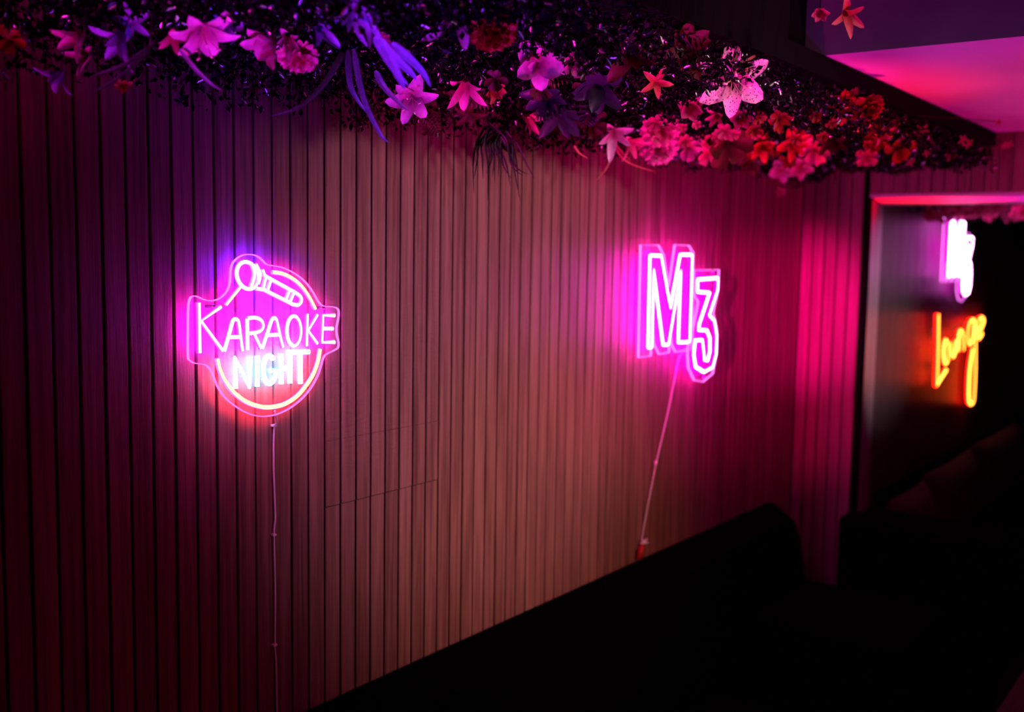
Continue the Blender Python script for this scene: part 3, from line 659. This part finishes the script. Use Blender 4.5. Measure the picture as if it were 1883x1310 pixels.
# big single blooms, each where it hangs: (name, kind, px, py, width in px, petals, facing, label, more)
BLOOMS = [
    ('lily', 'drooping', 143, 66, 92, P_PINK, (-.55, -.6, .5), 'blurred drooping rose-pink flower above the violet-tipped one at the dark near end of the garland', dict(z=.33)),
    ('lily', 'drooping', 108, 138, 74, P_VIOLET, (-.6, -.75, .3), 'flower with a violet petal hanging lowest over the dark slats at the near end', dict(z=.31)),
    ('lily', 'drooping', 160, 104, 60, P_PINK, (-.5, -.3, .7), 'thin-petalled pink flower just above the violet-tipped hanging petal', dict(z=.33)),
    ('blossom', 'small', 16, 74, 54, P_RED, (.2, -.4, .8), 'dim red blossom alone in the dark at the very edge of the garland', dict(z=.34)),
    ('iris', 'drooping', 222, 70, 92, P_VIOLET, (-.35, -.8, .4), 'blurred violet iris-like flower with narrow petals pointing down', dict(z=.34)),
    ('iris', 'star', 243, 40, 80, P_VIOLET, (.2, -.5, .8), 'narrow violet star flower above the blurred iris', dict(z=.37)),
    ('blossom', 'small', 226, 156, 30, P_RED, (.3, -.5, .7), 'tiny dim red blossom hanging below the iris in front of the slats', dict(z=.30)),
    ('lily', 'lily', 372, 58, 128, P_PINK, (.25, -.92, .3), 'large dusky pink lily with one long petal pointing down to the slats', dict(z=.35, stamens=5)),
    ('lily', 'drooping', 318, 66, 64, P_ROSE, (.1, -.9, .4), 'narrow rose flower hanging beside the large dusky lily, its tip catching white light', dict(z=.345)),
    ('blossom', 'small', 414, 48, 54, P_VIOLET, (.1, -.4, .9), 'small violet blossom tucked behind the large dusky lily', dict(z=.37)),
    ('lily', 'cup', 492, 76, 96, P_PINK, (-.4, -.8, .35), 'pink-violet cup flower opening sideways beside the bright ruffled one', dict(z=.35)),
    ('carnation', 'ruffled', 548, 102, 76, P_ROSE, (.1, -.85, .45), 'bright ruffled pink flower hanging by its trumpet over the round sign', dict(z=.335)),
    ('lily', 'drooping', 528, 68, 60, P_PINK, (.35, -.65, .6), 'pink trumpet above the bright ruffled flower', dict(z=.36)),
    ('iris', 'drooping', 586, 52, 78, P_VIOLET, (.65, -.4, .6), 'blue-violet flower with long flat petals between the ruffled flower and the blue plume', dict(z=.37)),
    ('lily', 'lily', 757, 180, 98, P_PINK, (.05, -.62, .75), 'bright pink lily with three spread petals hanging lowest in front of the slats', dict(z=.315, stamens=4)),
    ('blossom', 'cup', 703, 72, 36, P_ROSE, (.4, -.6, .6), 'round pink bud at the tip of the blue plume', dict(z=.36)),
    ('lily', 'cup', 796, 34, 60, P_CORAL, (0, -.95, .2), 'coral bud hanging from the top edge next to the long magenta petals', dict(z=.40)),
    ('lily', 'drooping', 842, 22, 112, P_PINK, (.35, -.8, .5), 'big magenta lily cut by the top edge, its long petals reaching down', dict(z=.41)),
    ('carnation', 'ruffled', 906, 52, 92, P_RED, (.15, -.7, .6), 'ruffled red-pink carnation under a big rounded petal near the top', dict(z=.385)),
    ('magnolia', 'cup', 936, 10, 96, P_PINK, (.1, -.95, .35), 'big rounded pink magnolia cut by the top edge above the ruffled carnation', dict(z=.42)),
    ('lily', 'drooping', 854, 156, 88, P_ROSE, (-.1, -.9, .35), 'side-on rose lily with a pointed petal beside the small cup flower', dict(z=.345)),
    ('tulip', 'cup', 910, 164, 52, P_CORAL, (.5, -.7, .5), 'small pink cup flower hanging beside the side-on rose lily', dict(z=.345)),
    ('lily', 'star', 862, 210, 70, L_WINE, (0, -.75, .6), 'dark wine-red star flower hanging under the small cup flower', dict(z=.33)),
    ('lily', 'drooping', 968, 217, 56, P_ROSE, (.6, -.6, .4), 'solitary rose petal cup lying over the dark hanging moss', dict(z=.335)),
    ('orchid', 'orchid', 990, 116, 100, P_PINK, (.1, -.4, .9), 'pink-violet orchid with broad flat petals above the olive fern', dict(z=.365)),
    ('orchid', 'small', 1052, 116, 44, P_PINK, (.6, -.3, .7), 'small pale pink blossom at the tip beside the broad orchid', dict(z=.37)),
    ('blossom', 'star', 1206, 150, 70, P_CORAL, (.1, -.5, .8), 'wispy coral star flower between the brown leaves and the big speckled lily', dict(z=.36)),
    ('lily', 'lily', 1346, 146, 152, P_BLUSH, (.05, -.45, .9), 'largest lily, pale pink with dark speckles and curved stamens', dict(z=.395, stamens=6, stem_mat=P_CORAL)),
    ('orchid', 'cup', 1270, 196, 64, P_ROSE, (-.1, -.5, .85), 'pink cup blossom hanging to the near side of the largest speckled lily', dict(z=.365)),
    ('orchid', 'cup', 1362, 216, 52, P_ROSE, (0, -.35, .9), 'single round pink petal cup hanging straight below the largest lily', dict(z=.37)),
    ('orchid', 'drooping', 1318, 214, 46, P_ROSE, (-.6, -.5, .5), 'small pointed pink petal cup below the largest lily, turned away', dict(z=.37)),
    ('lily', 'drooping', 1128, 244, 74, P_WHITE, (-.15, -.7, .7), 'pale whitish lily hanging over the slats, nearly unlit by red', dict(z=.335)),
    ('lily', 'drooping', 1158, 262, 66, P_ROSE, (.6, -.6, .4), 'pink flower with petals sweeping sideways under the pale whitish lily', dict(z=.325)),
    ('carnation', 'ruffled', 1214, 236, 74, P_ROSE, (.05, -.6, .8), 'bright pink ruffled bloom above the lowest magenta one', dict(z=.345)),
    ('carnation', 'ruffled', 1212, 270, 70, P_PINK, (-.05, -.55, .8), 'lowest bright magenta ruffled bloom in front of the slats', dict(z=.325)),
    ('blossom', 'small', 1266, 271, 50, P_PINK, (.1, -.5, .8), 'small magenta blossom next to the lowest ruffled bloom', dict(z=.33)),
    ('blossom', 'small', 1302, 282, 50, P_ROSE, (.1, -.6, .8), 'small rose blossom at the lower rim of the red tangle', dict(z=.325)),
    ('coleus', 'leaves', 1432, 216, 56, P_RED, (-.1, -.6, .75), 'bright red leaf rosette just beside the largest speckled lily', dict(z=.36)),
    ('carnation', 'leaves', 1552, 190, 84, P_RED, (-.1, -.65, .7), 'glowing red ragged bloom under the dark bed, above the brown fern', dict(z=.375)),
    ('carnation', 'ruffled', 1598, 198, 54, P_RED, (.15, -.65, .7), 'second glowing red bloom touching the one above the fern, nearer the pink ceiling', dict(z=.375)),
    ('coleus', 'leaves', 1402, 268, 60, P_RED, (0, -.55, .8), 'wide red leaf rosette low in the tangle, nearer than the magenta pair', dict(z=.34)),
    ('coleus', 'leaves', 1458, 262, 66, P_RED, (.1, -.5, .85), 'wide orange-red leaf rosette right above the hanging magenta pair', dict(z=.345)),
    ('blossom', 'small', 1497, 276, 62, P_ROSE, (.1, -.5, .85), 'pink blossom beside the brown fern above the slats', dict(z=.345)),
    ('carnation', 'small', 1340, 262, 96, L_WINE, (0, -.6, .8), 'dark red leafy bloom above the rim of the garland', dict(z=.335)),
    ('orchid', 'orchid', 1438, 312, 50, P_PINK, (-.1, -.45, .85), 'lowest magenta orchid hanging clear below the garland, nearer half of the pair', dict(z=.315)),
    ('orchid', 'orchid', 1474, 308, 46, P_PINK, (.2, -.45, .85), 'lowest magenta orchid hanging clear below the garland, farther half of the pair', dict(z=.318)),
    ('blossom', 'small', 1594, 288, 40, P_ROSE, (.1, -.5, .85), 'rose blossom under the tip of the hanging olive fern', dict(z=.345)),
    ('blossom', 'drooping', 1618, 246, 40, P_ROSE, (.5, -.5, .6), 'slim pink petal flower beside the hanging olive fern', dict(z=.365)),
    ('carnation', 'small', 1652, 272, 56, P_RED, (0, -.5, .85), 'orange-red blossom alone past the olive fern', dict(z=.36)),
    ('carnation', 'small', 1436, 352, 18, P_ROSE, (0, -.4, .9), 'tiny rose bud dangling below the pair of magenta orchids', dict(z=.30)),
    ('carnation', 'broad', 1789, 322, 62, L_WINE, (0, -.5, .85), 'dark red fuzzy plume hanging in front of the beam', dict(z=.36)),
    ('carnation', 'small', 1716, 324, 50, L_WINE, (0, -.5, .85), 'dim red blossom hanging in front of the beam', dict(z=.355)),
    ('blossom', 'cup', 1508, 22, 40, P_ROSE, (-.2, -.6, .7), 'round pink bud hanging against the purple ceiling', dict(z=.49, stem_mat=L_DARK)),
    ('lily', 'drooping', 1556, 24, 66, P_CORAL, (.2, -.6, .7), 'orange-pink lily hanging against the purple ceiling', dict(z=.50, stem_mat=L_DARK)),
    ('begonia', 'leaves', 1160, 96, 120, L_WINE, (-.1, -.5, .85), 'large rusty brown leaf rosette beside the coral star flower', dict(z=.40, cat='leafy plant')),
    ('begonia', 'leaves', 1256, 84, 120, L_WINE, (.1, -.5, .85), 'large rusty brown leaf rosette above the largest lily', dict(z=.42, cat='leafy plant')),
    ('coleus', 'leaves', 1002, 172, 92, L_LILAC, (-.2, -.6, .7), 'lilac leaf rosette under the broad orchid', dict(z=.35, cat='leafy plant')),
    ('coleus', 'leaves', 1030, 208, 100, L_LILAC, (0, -.7, .6), 'lilac leaf rosette hanging lower above the dark moss', dict(z=.34, cat='leafy plant')),
    ('coleus', 'leaves', 1098, 160, 118, L_LILAC, (.1, -.6, .7), 'dark lilac leaf rosette below the rusty leaves', dict(z=.355, cat='leafy plant')),
    ('coleus', 'leaves', 1385, 300, 60, L_WINE, (.1, -.6, .7), 'small wine-red leaf rosette under the red tangle at the rim', dict(z=.325, cat='leafy plant')),
    ('coleus', 'leaves', 1530, 252, 86, L_WINE, (.1, -.6, .7), 'reddish brown leaf rosette behind the hanging white star flowers', dict(z=.36, cat='leafy plant')),
]
for name, kind, px, py, w_, m_, fc, lb, ex in BLOOMS: bloom(name, kind, px, py, w_, m_, fc, lb, **ex)

# many small blossoms nobody could tell apart: one of each kind, then copies
def scatter(name, kind, m_, n, area, wpx, label, group, zs=(.33, .37), stems=True):
    src = None
    for k in range(n):
        px, py = area(k)
        o, c, s = bloom(name, kind, px, py, j_(*wpx), m_, (j_(-.4, .4), j_(-.8, -.3), .8), label, 'flower', j_(*zs), group, src=src)
        if src is None: src = (c, s, stems)
def band(x0, x1, lo0, lo1, h):
    def f(k):
        t = random.random(); return x0 + (x1 - x0) * t, lo0 + (lo1 - lo0) * t - random.random() * h
    return f
scatter('blossom', 'small', P_RED, 26, band(1370, 1660, 300, 288, 88), (20, 44), 'small red blossom packed in the tangle between the largest lily and the olive fern', 'red blossoms of the tangle', (.33, .36))
scatter('blossom', 'small', P_ROSE, 16, band(1180, 1400, 284, 292, 60), (18, 36), 'small rose-pink blossom crowded round the ruffled magenta blooms above the slats', 'rose blossoms round the magenta blooms', (.325, .35))
scatter('blossom', 'small', L_WINE, 14, band(780, 1180, 250, 268, 110), (30, 60), 'dim wine-red blossom half lost in the dark bed above the slats', 'dim wine-red blossoms', (.33, .37))
scatter('blossom', 'star', P_ROSE, 12, band(1660, 1860, 300, 292, 70), (16, 28), 'tiny dim pink star flower in the dark bed before the pink ceiling ends', 'dim pink star flowers', (.345, .37))
src = None
for k in range(22):                          # garland of the far bay, blurred
    px = 1712 + k * 8.5 + j_(-4, 4); py = (388 if px < 1790 else 386) + j_(-9, 12)
    loc = at_z(px, py, EYE + .27 + j_(0, .02))
    if loc.y > FAR_Y - .08: loc = at_y(px, py, FAR_Y - .08)
    if loc.x > 9.0: loc = at_x(px, py, 8.6 + j_(-.2, .2))
    o, c, s = bloom('blossom', 'small', px, py, j_(22, 34), P_ROSE, (j_(-.3, .3), -.4, .9), 'blurred pink blossom of the far garland over the second neon sign', 'flower', .27, 'blossoms of the far garland', far=loc, src=src)
    if src is None: src = (c, s, True)

# ferns, plumes and grasses; each grows along a line in the air
def ribbon(mb, pts, width, idx=0, fold=.25):
    n = len(pts); v = []
    for k, p in enumerate(pts):
        t = (pts[min(k + 1, n - 1)] - pts[max(k - 1, 0)]).normalized(); view = (Vector((0, 0, EYE)) - p).normalized()
        s = t.cross(view).normalized(); u = k / (n - 1)
        w = width * .5 * (min(1, u * 6 + .35)) * (1 - u ** 2.2) + width * .03
        v += [p - s * w, p - view * w * fold, p + s * w]
    mb.add(v, [q for k in range(n - 1) for q in ((k * 3, k * 3 + 1, k * 3 + 4, k * 3 + 3), (k * 3 + 1, k * 3 + 2, k * 3 + 5, k * 3 + 4))], idx)
def anchored(o, p, parent_mat=STEMG, name='stem'):
    """a short stalk that carries the plant up to the board"""
    mb = MB(); top = Vector((p.x, min(max(p.y, BED_Y + .012), WALL_Y - .03), BOARD_Z + .004))
    if top.z - p.z > .004: mb.tube(spline([p, p.lerp(top, .5) + Vector((.004, 0, 0)), top], 3), .0016, 6); mb.build(name, parent_mat, o, True)
def fern(name, line, y, wpx, n, m_, label, cat='fern', lean=.5):
    P = spline([at_y(a, b, y) for a, b in line], 6); root = empty(name, P[0], label, cat)
    w = wpx * depth(P[0]) / F; mb = MB(); mb.tube(P, [.0016 * (1 - .7 * k / len(P)) for k in range(len(P))], 5); mb.build('rachis', TWIG, root, True)
    mb = MB()
    for k in range(n):
        u = (k + .6) / n; f = u * (len(P) - 1); a = int(f); p = P[a].lerp(P[min(a + 1, len(P) - 1)], f - a)
        t = (P[min(a + 1, len(P) - 1)] - P[max(a - 1, 0)]).normalized(); view = (Vector((0, 0, EYE)) - p).normalized(); s = t.cross(view).normalized()
        l = w * .5 * math.sin(math.pi * (.15 + .8 * u)) ** .7
        for sg in (-1, 1):
            d = (s * sg + t * lean + view * j_(-.25, .25)).normalized()
            ribbon(mb, [p, p + d * l * .4 + view * .002, p + d * l * .75, p + d * l - view * l * .15], l * .26)
    mb.build('leaflets', m_, root); anchored(root, P[0])
fern('fern', [(1082, 118), (1050, 134), (1018, 150), (996, 158)], 1.30, 30, 13, L_OLIVE, 'olive-gold fern frond under the broad orchid')
fern('fern', [(1486, 196), (1484, 172), (1488, 146)], 1.30, 22, 9, L_GREEN, 'small bright green fern sprig standing out against the dark bed')
fern('fern', [(1560, 168), (1584, 162), (1606, 178)], 1.34, 34, 9, L_OLIVE, 'yellowish fern tuft above the second glowing red bloom')
fern('fern', [(1580, 216), (1584, 244), (1578, 272), (1572, 298)], 1.50, 56, 16, L_OLIVE, 'hanging olive fern frond with comb-like leaflets')
fern('fern', [(1530, 228), (1528, 252), (1522, 280)], 1.52, 54, 12, L_WINE, 'brown hanging fern beside the olive one')
fern('fern', [(1412, 240), (1420, 262), (1416, 292)], 1.50, 40, 12, L_OLIVE, 'short olive fern among the red blooms')
fern('fern', [(1724, 224), (1758, 244), (1790, 272), (1812, 300)], 1.42, 46, 18, P_CORAL, 'long pink-green fern branch drooping before the pink ceiling ends')
fern('fern', [(1070, 150), (1040, 182), (1006, 206), (986, 212)], 1.42, 50, 14, L_LILAC, 'lilac fern frond sweeping down beside the dark moss')
fern('fern', [(1112, 170), (1086, 196), (1078, 230)], 1.46, 56, 12, L_LILAC, 'dark lilac fern hanging below the rusty leaves')
fern('fern', [(1136, 130), (1160, 146), (1182, 160)], 1.30, 30, 10, L_OLIVE, 'olive fern sprig between the rusty leaves and the coral star flower')
fern('fern', [(1106, 96), (1122, 112), (1130, 128)], 1.22, 34, 10, P_ROSE, 'pink-tipped fern sprig beside the rusty leaves')

fern('fern', [(1392, 226), (1412, 240), (1424, 262), (1426, 286)], 1.46, 44, 14, P_RED, 'red fern frond hanging just past the round pink petal cup')
fern('fern', [(1446, 226), (1458, 246), (1476, 262), (1498, 268)], 1.44, 44, 14, P_RED, 'red fern frond sweeping sideways over the short olive fern')
fern('fern', [(1500, 176), (1530, 184), (1560, 196), (1584, 212)], 1.32, 46, 16, P_RED, 'red fern frond lying along the dark bed beside the green sprig')
fern('fern', [(1610, 180), (1622, 200), (1624, 222)], 1.36, 40, 12, P_RED, 'red fern frond hanging past the yellowish tuft')
fern('fern', [(1362, 246), (1350, 266), (1330, 280), (1316, 286)], 1.52, 40, 12, P_RED, 'red fern frond low over the wine-red leaves')
fern('fern', [(1478, 246), (1484, 270), (1478, 292)], 1.50, 40, 12, L_WINE, 'dark red hanging fern above the magenta pair of orchids')
fern('fern', [(1288, 240), (1300, 256), (1304, 274)], 1.50, 34, 11, P_ROSE, 'rose-pink fern sprig beside the small rose blossom at the rim')
fern('fern', [(1660, 236), (1676, 252), (1684, 276)], 1.46, 44, 12, L_WINE, 'dark red fern frond past the lone orange-red blossom')
fern('fern', [(846, 166), (866, 182), (892, 190), (914, 188)], 1.46, 34, 12, L_WINE, 'wine-red fern frond under the side-on rose lily')
fern('fern', [(770, 206), (792, 222), (806, 244)], 1.60, 34, 10, L_WINE, 'dim red fern hanging over the slats past the bright pink lily')

def grass(name, lines, y, wpx, m_, label, cat='grass tuft', part='blade'):
    o0 = at_y(*lines[0][0], y); root = empty(name, o0, label, cat)
    for k, ln in enumerate(lines):
        yy = y - .012 * (k % 4)
        P = spline([at_y(a, b, yy) for a, b in ln], 6); mb = MB(); ribbon(mb, P, wpx * depth(P[0]) / F); mb.build(part, m_, root)
        if k == 0: anchored(root, P[0])
grass('grass_tuft', [[(634, 90), (617, 122), (586, 166), (545, 200), (497, 214)], [(640, 92), (643, 150), (656, 182), (680, 214)], [(690, 130), (706, 160), (735, 190), (752, 204)], [(650, 90), (668, 180), (700, 248), (716, 262)]], 1.45, 11, BLADE_M, 'tuft of long violet grass blades arching down over the slats')
grass('grass_tuft', [[(276, 84), (254, 112), (214, 146), (160, 176)], [(330, 90), (360, 128), (390, 156), (408, 166)], [(270, 90), (232, 118), (196, 132), (172, 138)]], 1.5, 8, BLADE_M, 'faint dark grass blades arching over the slats at the near end')
plume = [[(650, -20), (668, 8), (686, 28), (720, 50)], [(648, -14), (646, 30), (640, 60)], [(650, -10), (654, 30), (660, 60), (676, 86)], [(652, 0), (664, 30), (678, 60), (680, 90)], [(654, 6), (676, 36), (694, 62), (704, 84)], [(655, 16), (666, 22), (676, 30)], [(655, 20), (672, 30), (684, 38)], [(656, 26), (676, 42), (682, 62)], [(640, 16), (634, 34), (630, 46)], [(690, 66), (706, 96), (728, 132), (752, 158)], [(700, 72), (730, 110), (756, 134), (766, 148)], [(704, 80), (722, 118), (738, 150), (744, 164)], [(720, 80), (748, 104), (778, 134), (792, 160)]]
grass('palm_plume', plume, 1.22, 17, P_VIOLET, 'spiky blue-violet palm plume lit from below, over the round sign', 'palm plume', 'leaflet')
moss = [[(905 + j_(-16, 30), 232 + j_(-6, 6)), (912 + (k - 7) * 5, 262), (918 + (k - 7) * 6 + j_(-8, 8), 290 + j_(0, 16)), (924 + (k - 7) * 8 + j_(-10, 10), 318 + j_(0, 54))] for k in range(15)]
grass('hanging_moss', moss, 1.62, 5, L_DARK, 'dark moss with thin black strands trailing down over the slats', 'hanging plant', 'strand')
bloom('moss_clump', 'leaves', 921, 258, 62, L_DARK, (0, -.6, .8), 'black leafy clump above the trailing moss strands', 'leafy plant', .325)
grass('twig_spray', [[(1126, 262), (1142, 288), (1166, 304), (1208, 317)], [(1126, 262), (1120, 300), (1106, 322), (1092, 336)], [(1128, 258), (1140, 276), (1160, 296)], [(1056, 268), (1066, 282), (1082, 292)]], 1.6, 4, P_CORAL, 'thin pale twigs curling out below the pale whitish lily', 'twig', 'twig')
grass('twig_spray', [[(1526, 268), (1534, 300), (1552, 316), (1590, 322)], [(1534, 290), (1536, 318), (1534, 340)]], 1.58, 5, L_WINE, 'thin reddish twig curling out below the brown fern', 'twig', 'twig')
grass('grass_tuft', [[(1360, 140), (1346, 112), (1340, 84), (1346, 70)], [(1360, 136), (1372, 114), (1392, 100), (1402, 92)], [(1356, 132), (1352, 108), (1360, 86)], [(1362, 132), (1382, 124), (1396, 106)]], 1.04, 6, P_CORAL, 'thin pale blades springing out behind the largest lily', 'grass tuft')
grass('grass_tuft', [[(1410, 200), (1432, 222), (1456, 236), (1474, 242)], [(1408, 198), (1420, 222), (1436, 246)]], 1.42, 5, L_OLIVE, 'olive blades arching between the largest lily and the red blooms')
def star_spray(line, y, label):
    P = spline([at_y(a, b, y) for a, b in line], 5); root = empty('star_flower_spray', P[0], label, 'flower spray')
    mb = MB(); mb.tube(P, .0014, 5); mb.build('twig', TWIG, root, True); anchored(root, P[0])
    for k in range(7):
        p = P[int((k + 1.5) / 8.5 * (len(P) - 1))]; m2 = corolla('star', .032); fw = cam_dir(j_(-.6, .6), j_(-.7, .2), .8); q = fw.to_track_quat('Z', 'Y').to_matrix()
        m2.v = [p + Vector((j_(-.001, .001), 0, 0)) + (q @ v) for v in m2.v]; m2.build('star_flower', P_WHITE, root, True)
star_spray([(1505, 186), (1500, 204), (1504, 226)], 1.36, 'spray of tiny whitish star flowers hanging before the brown fern, nearer one')
star_spray([(1538, 196), (1538, 216), (1532, 240)], 1.40, 'spray of tiny whitish star flowers hanging before the brown fern, farther one')

# the dense small-leaved mat the flowers grow out of: nobody could count its leaves
def leaf_mat(name, n, x0, x1, y0, y1, zt, hang, size, label):
    x = rng.uniform(x0, x1, n); y = rng.uniform(y0, y1, n); u = rng.random(n) ** .6
    clump = np.array([noise.noise(Vector((a * 7, b * 7, 0))) for a, b in zip(x, y)])
    edge = np.clip((y - (y1 - .2)) / .2, 0, 1)
    h = hang * (.72 + .4 * clump) + (.062 + .02 * clump) * edge + .03 * edge * np.clip((2.2 - x) / 1.4, 0, 1)
    z = zt - u * h
    L = size * rng.uniform(.6, 1.3, n)
    a = rng.normal(size=(n, 3)); a[:, 2] -= .4; a /= np.linalg.norm(a, axis=1)[:, None]
    b = rng.normal(size=(n, 3)); b -= a * (a * b).sum(1)[:, None]; b /= np.linalg.norm(b, axis=1)[:, None]
    c = np.cross(a, b); p = np.stack([x, y, z], 1); Lc = L[:, None]
    v = np.stack([p, p + a * Lc * .5 + b * Lc * .28 + c * Lc * .08, p + a * Lc, p + a * Lc * .5 - b * Lc * .28 + c * Lc * .08], 1)
    lim = y1 - .004; v[..., 1] = np.minimum(v[..., 1], lim); v[..., 2] = np.minimum(v[..., 2], zt + .002)
    me = bpy.data.meshes.new(name); me.vertices.add(4 * n); me.vertices.foreach_set('co', v.reshape(-1).astype(np.float32))
    k = np.arange(n) * 4; tri = np.stack([k, k + 1, k + 2, k, k + 2, k + 3], 1).reshape(-1)
    me.loops.add(6 * n); me.loops.foreach_set('vertex_index', tri.astype(np.int32))
    me.polygons.add(2 * n); me.polygons.foreach_set('loop_start', np.arange(0, 6 * n, 3, dtype=np.int32))
    me.update(calc_edges=True); me.validate(); me.materials.append(LEAFMAT)
    o = bpy.data.objects.new(name, me); COL.objects.link(o); return tag(o, label, 'foliage', kind='stuff')
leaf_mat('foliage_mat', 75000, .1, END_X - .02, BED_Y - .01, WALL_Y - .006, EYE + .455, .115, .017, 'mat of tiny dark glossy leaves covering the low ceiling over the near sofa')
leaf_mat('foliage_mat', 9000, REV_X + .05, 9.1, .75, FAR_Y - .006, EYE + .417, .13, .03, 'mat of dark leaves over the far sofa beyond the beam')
# ------------------------------------------------------------------ lights
def spot(name, loc, tgt, col, w, ang, blend=.8, rad=.06):
    d = bpy.data.lights.new(name, 'SPOT'); d.energy = w; d.color = col; d.spot_size = R(ang); d.spot_blend = blend; d.shadow_soft_size = rad
    o = bpy.data.objects.new(name, d); COL.objects.link(o); o.location = loc
    o.rotation_euler = (Vector(tgt) - Vector(loc)).to_track_quat('-Z', 'Y').to_euler(); return o
def point(name, loc, col, w, rad=.1):
    d = bpy.data.lights.new(name, 'POINT'); d.energy = w; d.color = col; d.shadow_soft_size = rad
    o = bpy.data.objects.new(name, d); COL.objects.link(o); o.location = loc; return o
spot('warm_wall_wash', (2.0, -1.7, 2.4), (2.75, 1.8, 1.1), (1, .38, .15), 190, 31, 1, .15)
spot('rosy_wall_wash', (1.9, -1.7, 2.66), (2.42, 1.8, 1.78), (1, .42, .66), 430, 33, 1, .2)
spot('violet_glow_fill', (1.0, -1.1, 2.4), (1.72, 1.8, 1.9), (.45, .05, 1), 46, 26, 1, .15)  # added lamp, widens the karaoke sign's purple glow on the slats
spot('red_room_fill', (.6, -2.2, 2.2), (1.4, 1.8, 1.8), (1, .02, .16), 22, 80, 1, .3)
spot('pink_ceiling_wash', (3.6, -1.7, .5), (3.85, .1, 2.51), (1, .01, .33), 320, 80, 1, .1)
spot('purple_ceiling_wash', (1.4, -.3, 1.0), (2.71, .95, 2.7), (.45, .0, 1), 60, 30, .9, .1)
spot('violet_flower_spot', (1.25, 1.0, .6), (1.4, 1.27, 2.45), (.26, .02, 1), 260, 42, 1, .03)
spot('magenta_flower_spot_near', (.75, 1.1, .6), (1.0, 1.42, 2.4), (1, .01, .55), 150, 30, 1, .03)
spot('magenta_flower_spot', (1.8, .75, .6), (2.1, 1.22, 2.4), (1, .015, .5), 340, 42, 1, .03)
spot('red_flower_spot', (3.2, .95, .42), (3.25, 1.28, 2.4), (1, .01, .015), 190, 38, 1, .04)
spot('pink_flower_spot_far', (2.75, 1.0, .5), (2.95, 1.42, 2.38), (1, .015, .42), 300, 33, 1, .04)
spot('pink_pilaster_fill', (-1.0, .75, 1.95), (4.67, 1.80, 1.75), (1, .0, .34), 3000, 9, 1, .04)  # extra lamp for the pink the M3 sign throws on the return wall
spot('red_pilaster_fill', (-1.0, .75, 1.6), (4.67, 1.82, 1.55), (1, .0, .2), 800, 14, 1, .04)  # second added lamp, carries the return wall's glow further down
spot('pale_reveal_fill', (3.2, -1.4, 1.9), (5.45, 1.64, 1.68), (1, .74, .88), 620, 19, 1, .05)  # added fill without a known fixture, lifts the grey reveal boards
spot('red_soffit_fill', (4.95, .3, .9), (4.98, 1.3, 2.262), (1, .0, .012), 800, 22, 1, .04)  # added lamp, reddens the wall end of the beam's underside
spot('pink_far_garland_fill', (6.5, .3, .9), (6.75, 1.3, 2.3), (1, .01, .4), 170, 22, 1, .04)  # lamp added to brighten the far bay's blossoms
spot('magenta_soffit_fill', (5.0, -.5, .9), (5.0, .75, 2.262), (1, .0, .7), 200, 24, .9, .04)  # added lamp, tints the rest of the underside magenta
w = bpy.data.worlds.new('dark'); S.world = w; w.use_nodes = True
w.node_tree.nodes['Background'].inputs[0].default_value = (0, 0, 0, 1)

# ------------------------------------------------------------------ camera
cd = bpy.data.cameras.new('camera'); cam = bpy.data.objects.new('camera', cd); COL.objects.link(cam)
cd.sensor_fit = 'HORIZONTAL'; cd.sensor_width = 36; cd.lens = F / 1883 * 36; cd.clip_start = .02
m4 = Matrix.Identity(4)
for i in range(3):
    for j in range(3): m4[i][j] = M[i][j]
m4[2][3] = EYE
cam.matrix_world = m4
cd.dof.use_dof = True; cd.dof.focus_distance = 2.25; cd.dof.aperture_fstop = 2.2
S.camera = cam
vs = S.view_settings; S.display_settings.display_device = 'sRGB'
vs.view_transform = 'Standard'; vs.look = 'None'; vs.exposure = 0; vs.gamma = 1; vs.use_curve_mapping = False
S.cycles.use_denoising = True
S.cycles.max_bounces = 8; S.cycles.transparent_max_bounces = 12
S.cycles.sample_clamp_indirect = 4
